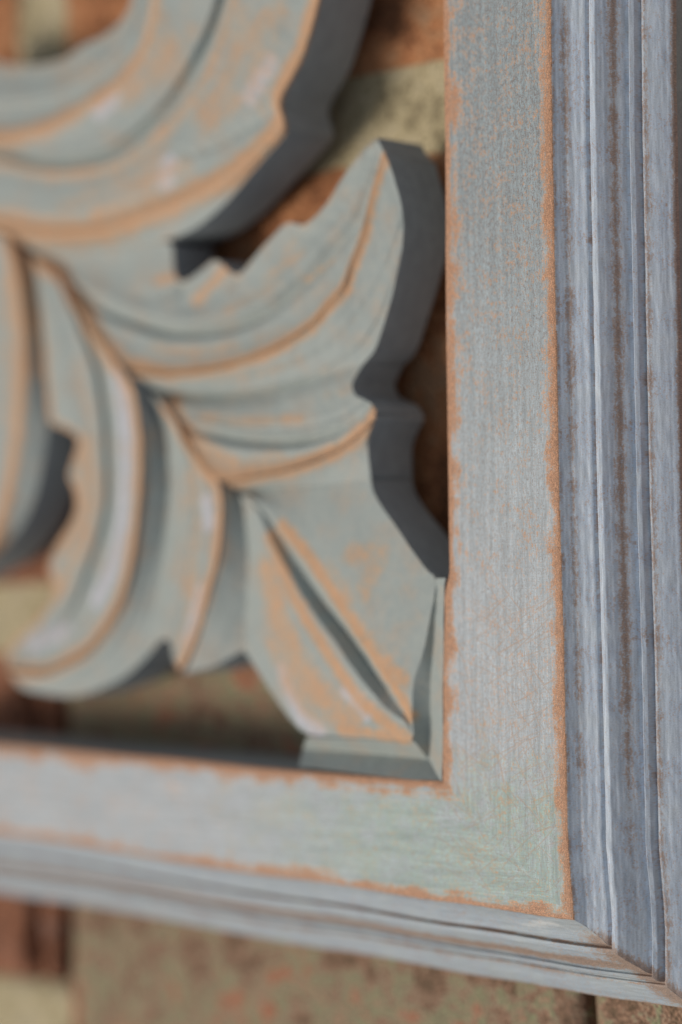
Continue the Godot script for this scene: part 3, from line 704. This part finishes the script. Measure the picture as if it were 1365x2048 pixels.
func build_panel() -> void:
	worn_lines = [["upper_ridge", 2.0, 1.0, 0.0, 0.2], ["lower_ridge", 2.2, 1.0, -0.9, -0.1], ["second_ridge", 2.2, 1.0, 0.0, 0.4], ["third_ridge", 2.2, 1.0, -0.8, 0.0], ["scroll_ridge", 2.6, 0.95, 0.0, 0.0], ["scroll_rim", 3.4, 1.0, -0.5, 0.9], ["side_ridge", 2.4, 1.0, -1.0, 0.0], ["lower_edge", 1.8, 0.85, 0.4, 0.0], ["upper_edge", 0.8, 0.5, 0.0, 0.0], ["scroll_cut_c", 2.0, 0.7, 0.5, -0.6], ["scroll_hole", 1.6, 0.5, 0.0, -0.8]]
	var panel := Node3D.new()
	panel.name = "carved_panel"
	add_child(panel)
	tag(panel, "carved wooden fretwork panel in worn grey-blue paint over weathered bricks", "carved panel")
	var sawn := side_paint()
	var paint := ornament_paint()
	var skin := [paint, sawn]
	# frame
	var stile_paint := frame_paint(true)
	var rail_paint := frame_paint(false)
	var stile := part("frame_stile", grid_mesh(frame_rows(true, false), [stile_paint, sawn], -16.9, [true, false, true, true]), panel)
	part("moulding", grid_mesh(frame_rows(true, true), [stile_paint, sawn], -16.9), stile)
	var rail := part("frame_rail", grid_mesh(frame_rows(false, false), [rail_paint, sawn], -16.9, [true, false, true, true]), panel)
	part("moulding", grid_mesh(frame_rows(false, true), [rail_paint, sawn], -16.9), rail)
	# carving
	var small := []
	for c in SMALL_CUTS:
		small.append([smooth(flat_points(c[0]), 3), c[1], c[2]])
	var scroll := part("scroll", carved(["scroll_hole", "scroll_bead", "scroll_dip", "scroll_ridge", "scroll_cut_a", "scroll_cut_b", "scroll_cut_c", "scroll_field", "scroll_rim", "scroll_edge"], [0, 1.2, 1.0, 1.2, 0.4, 0.3, 0.4, 3.0, 0.9, 0], 280, skin, [small[2]], 9, [0.3, 0.1, 0.2, 0.4, 0.0, 0.0, 0.3, 0.7, 0.2]), panel)
	scroll.set_meta("label", "volute of the carving round a dark eye hole")
	var upper := part("acanthus_leaf", carved(["upper_edge", "upper_cut_a", "upper_cut_b", "upper_cut_c", "upper_ridge"], [0, 0.4, 0.25, 0.35, 0], 260, skin, [small[0], small[1]], 9, [0.55, 0.0, 0.0, 0.45]), panel)
	part("leaf_blade", carved(["upper_vein", "upper_fan_a", "upper_fan_b", "upper_fan_c", "upper_fan_d", "upper_valley"], [0, 9.0, 9.0, 9.0, 9.0, 0], 200, skin, [], 3, [0.25, 0.1, 0.0, 0.0, 0.0]), upper)
	part("leaf_lobe", carved(["upper_valley", "second_rise", "second_field", "second_cut_a", "second_cut_b", "second_cut_c", "second_ridge"], [0, 0.8, 1.5, 0.35, 0.25, 0.35, 0], 180, skin, [], 6, [0.0, 0.0, 0.25, 0.0, 0.0, 0.45]), upper)
	part("lobe_slope", carved(["second_vein", "second_slope", "wedge_top"], [0, 1.0, 0], 80, skin), upper)
	var lower := part("acanthus_leaf", carved(["lower_edge", "lower_brow", "lower_cut_a", "lower_cut_b", "lower_cut_c", "lower_field", "lower_ridge"], [0, 0.9, 0.4, 0.25, 0.35, 1.5, 0], 260, skin, [], 4, [0.0, 0.35, 0.0, 0.0, 0.15, 0.2]), panel)
	part("leaf_blade", carved(["lower_vein", "lower_fan_a", "lower_fan_b", "lower_fan_c", "lower_valley"], [0, 9.0, 9.0, 9.0, 0], 200, skin, [], 3, [0.25, 0.1, 0.0, 0.0]), lower)
	part("leaf_lobe", carved(["lower_valley", "third_rise", "third_field", "third_brow", "third_ridge"], [0, 0.8, 1.5, 1.2, 0], 180, skin, [], 6, [0.0, 0.1, 0.3, 0.35]), lower)
	part("lobe_slope", carved(["third_vein", "third_slope", "wedge_side"], [0, 1.0, 0], 80, skin), lower)
	part("broad_leaf", carved(["side_back", "side_field", "side_ridge", "side_edge"], [0, 3.0, 0.9, 0], 160, skin), panel)
	var wedge := part("corner_wedge", carved(["wedge_left", "wedge_plane_a", "wedge_cut_a", "wedge_cut_b", "wedge_cut_c", "wedge_plane_b", "wedge_right"], [0, 3.0, 0.15, 0.2, 0.15, 3.0, 0], 200, skin, [], 4), panel)
	part("chip_cut", carved(["chip_top", "chip_mid", "chip_low"], [0, 0.2, 0], 80, skin), wedge)
	part("chip_cut", carved(["notch_left", "notch_mid", "notch_right"], [0, 0.2, 0], 80, skin), wedge)

# ------------------------------------------------------------------ the bricks underneath
func brick_material(called: String, seed_: int, stops: Array, mm: float) -> StandardMaterial3D:
	var n := 512
	var a := noise_bytes(n, n, seed_, 90.0, 1, 1, 5)
	var b := noise_bytes(n, n, seed_ + 1, 22.0, 1, 1, 4)
	var c := noise_bytes(n, n, seed_ + 2, 5.0, 1, 1, 3)
	var ramp := Gradient.new()
	ramp.offsets = PackedFloat32Array(stops[0])
	ramp.colors = PackedColorArray(stops[1])
	var rgb := PackedByteArray()
	rgb.resize(n * n * 3)
	var relief := PackedByteArray()
	relief.resize(n * n)
	for i in n * n:
		var v := 0.5 + 1.0 * (a[i] / 255.0 - 0.5) + 0.65 * (b[i] / 255.0 - 0.5) + 0.3 * (c[i] / 255.0 - 0.5)
		var k := ramp.sample(clampf(v, 0, 1))
		var t := 1.0 + 0.5 * (c[i] / 255.0 - 0.5)
		rgb[i * 3] = int(clampf(k.r * t, 0, 1) * 255)
		rgb[i * 3 + 1] = int(clampf(k.g * t, 0, 1) * 255)
		rgb[i * 3 + 2] = int(clampf(k.b * t, 0, 1) * 255)
		relief[i] = int(clampf(0.5 + 0.6 * (b[i] / 255.0 - 0.5) + 0.7 * (c[i] / 255.0 - 0.5), 0, 1) * 255)
	var m := StandardMaterial3D.new()
	m.resource_name = called
	m.albedo_texture = ImageTexture.create_from_image(Image.create_from_data(n, n, false, Image.FORMAT_RGB8, rgb))
	m.heightmap_enabled = true
	m.heightmap_texture = ImageTexture.create_from_image(Image.create_from_data(n, n, false, Image.FORMAT_L8, relief))
	m.heightmap_scale = 0.08
	m.uv1_triplanar = true
	m.uv1_world_triplanar = true
	m.uv1_scale = Vector3.ONE * (1000.0 / mm)
	m.roughness = 0.95
	m.metallic_specular = 0.25
	return m

func brick_mesh(x0: float, x1: float, y0: float, y1: float, top: float, m: Material) -> ArrayMesh:
	# a brick with rubbed, uneven arrises
	var rows := []
	var nx := 36
	var ny := 22
	for i in ny + 1:
		var row := PackedVector3Array()
		for j in nx + 1:
			var u := float(j) / nx
			var v := float(i) / ny
			u = 0.5 - 0.5 * cos(PI * u)
			v = 0.5 - 0.5 * cos(PI * v)
			var p := Vector3(lerpf(x0, x1, u), lerpf(y0, y1, v), top)
			var e := minf(minf(p.x - x0, x1 - p.x), minf(p.y - y0, y1 - p.y))
			p.z -= 2.2 * pow(clampf(1.0 - e / 3.5, 0, 1), 2.2)
			p.z += 0.7 * lumps.get_noise_2d(p.x * 1.4 + x0, p.y * 1.4) - 0.35
			if e < 0.01:
				p.x += 1.3 * lumps.get_noise_2d(p.x * 1.5, p.y * 1.5 + 90.0)
				p.y += 1.3 * lumps.get_noise_2d(p.x * 1.5 + 50.0, p.y * 1.5)
			row.append(p)
		rows.append(row)
	return grid_mesh(rows, [m, m], -REST - 60.0)

func lay_bricks() -> void:
	var ground := Node3D.new()
	ground.name = "brick_ground"
	ground.set_meta("kind", "structure")
	add_child(ground)
	var tawny := brick_material("tawny brick", 61, [[0.2, 0.42, 0.58, 0.8], [Color(0.46, 0.31, 0.22), Color(0.63, 0.42, 0.29), Color(0.71, 0.49, 0.34), Color(0.66, 0.51, 0.39)]], 110.0)
	var mossy := brick_material("mossy brick", 71, [[0.2, 0.38, 0.47, 0.55, 0.66, 0.85], [Color(0.44, 0.36, 0.29), Color(0.60, 0.47, 0.39), Color(0.58, 0.51, 0.43), Color(0.53, 0.55, 0.42), Color(0.62, 0.52, 0.44), Color(0.64, 0.43, 0.33)]], 90.0)
	var ruddy := brick_material("ruddy brick", 81, [[0.2, 0.45, 0.6, 0.8], [Color(0.30, 0.19, 0.15), Color(0.54, 0.38, 0.30), Color(0.64, 0.42, 0.31), Color(0.60, 0.48, 0.43)]], 100.0)
	var lime := brick_material("lime mortar", 91, [[0.15, 0.4, 0.6, 0.85], [Color(0.52, 0.47, 0.37), Color(0.70, 0.64, 0.51), Color(0.76, 0.70, 0.57), Color(0.68, 0.63, 0.53)]], 80.0)
	var t := -REST
	for k in [[-230.0, -111.0, 110.0, 175.0, tawny], [-101.0, 113.0, 110.0, 175.0, tawny], [-190.0, -80.0, 27.5, 98.3, ruddy], [-70.0, 140.0, 27.5, 98.3, tawny], [-222.0, -113.5, -44.0, 16.8, ruddy], [-110.6, -105.0, -43.0, 16.0, ruddy], [-102.5, 11.8, -60.0, 16.8, mossy], [13.8, 126.0, -60.0, 16.8, mossy], [-103.2, -93.5, -60.4, -43.0, ruddy], [-290.0, -185.0, -122.0, -56.0, mossy], [-176.0, -60.0, -122.0, -56.0, tawny], [-52.0, 62.0, -122.0, -56.0, mossy], [71.0, 182.0, -122.0, -56.0, ruddy]]:
		part("brick", brick_mesh(k[0], k[1], k[2], k[3], t, k[4]), ground)
	var rows := []
	for i in 241:
		var row := PackedVector3Array()
		for j in 161:
			var x := -300.0 + j * 3.2
			var y := -160.0 + i * 1.6
			var low := 1.2
			if y < 14.5 and y > -44.0:
				low = 7.0                                 # the upright joints of this course have lost their mortar
			row.append(Vector3(x, y, t - low + 0.5 * lumps.get_noise_2d(x * 1.2, y * 1.2)))
		rows.append(row)
	part("mortar", grid_mesh(rows, [lime]), ground)
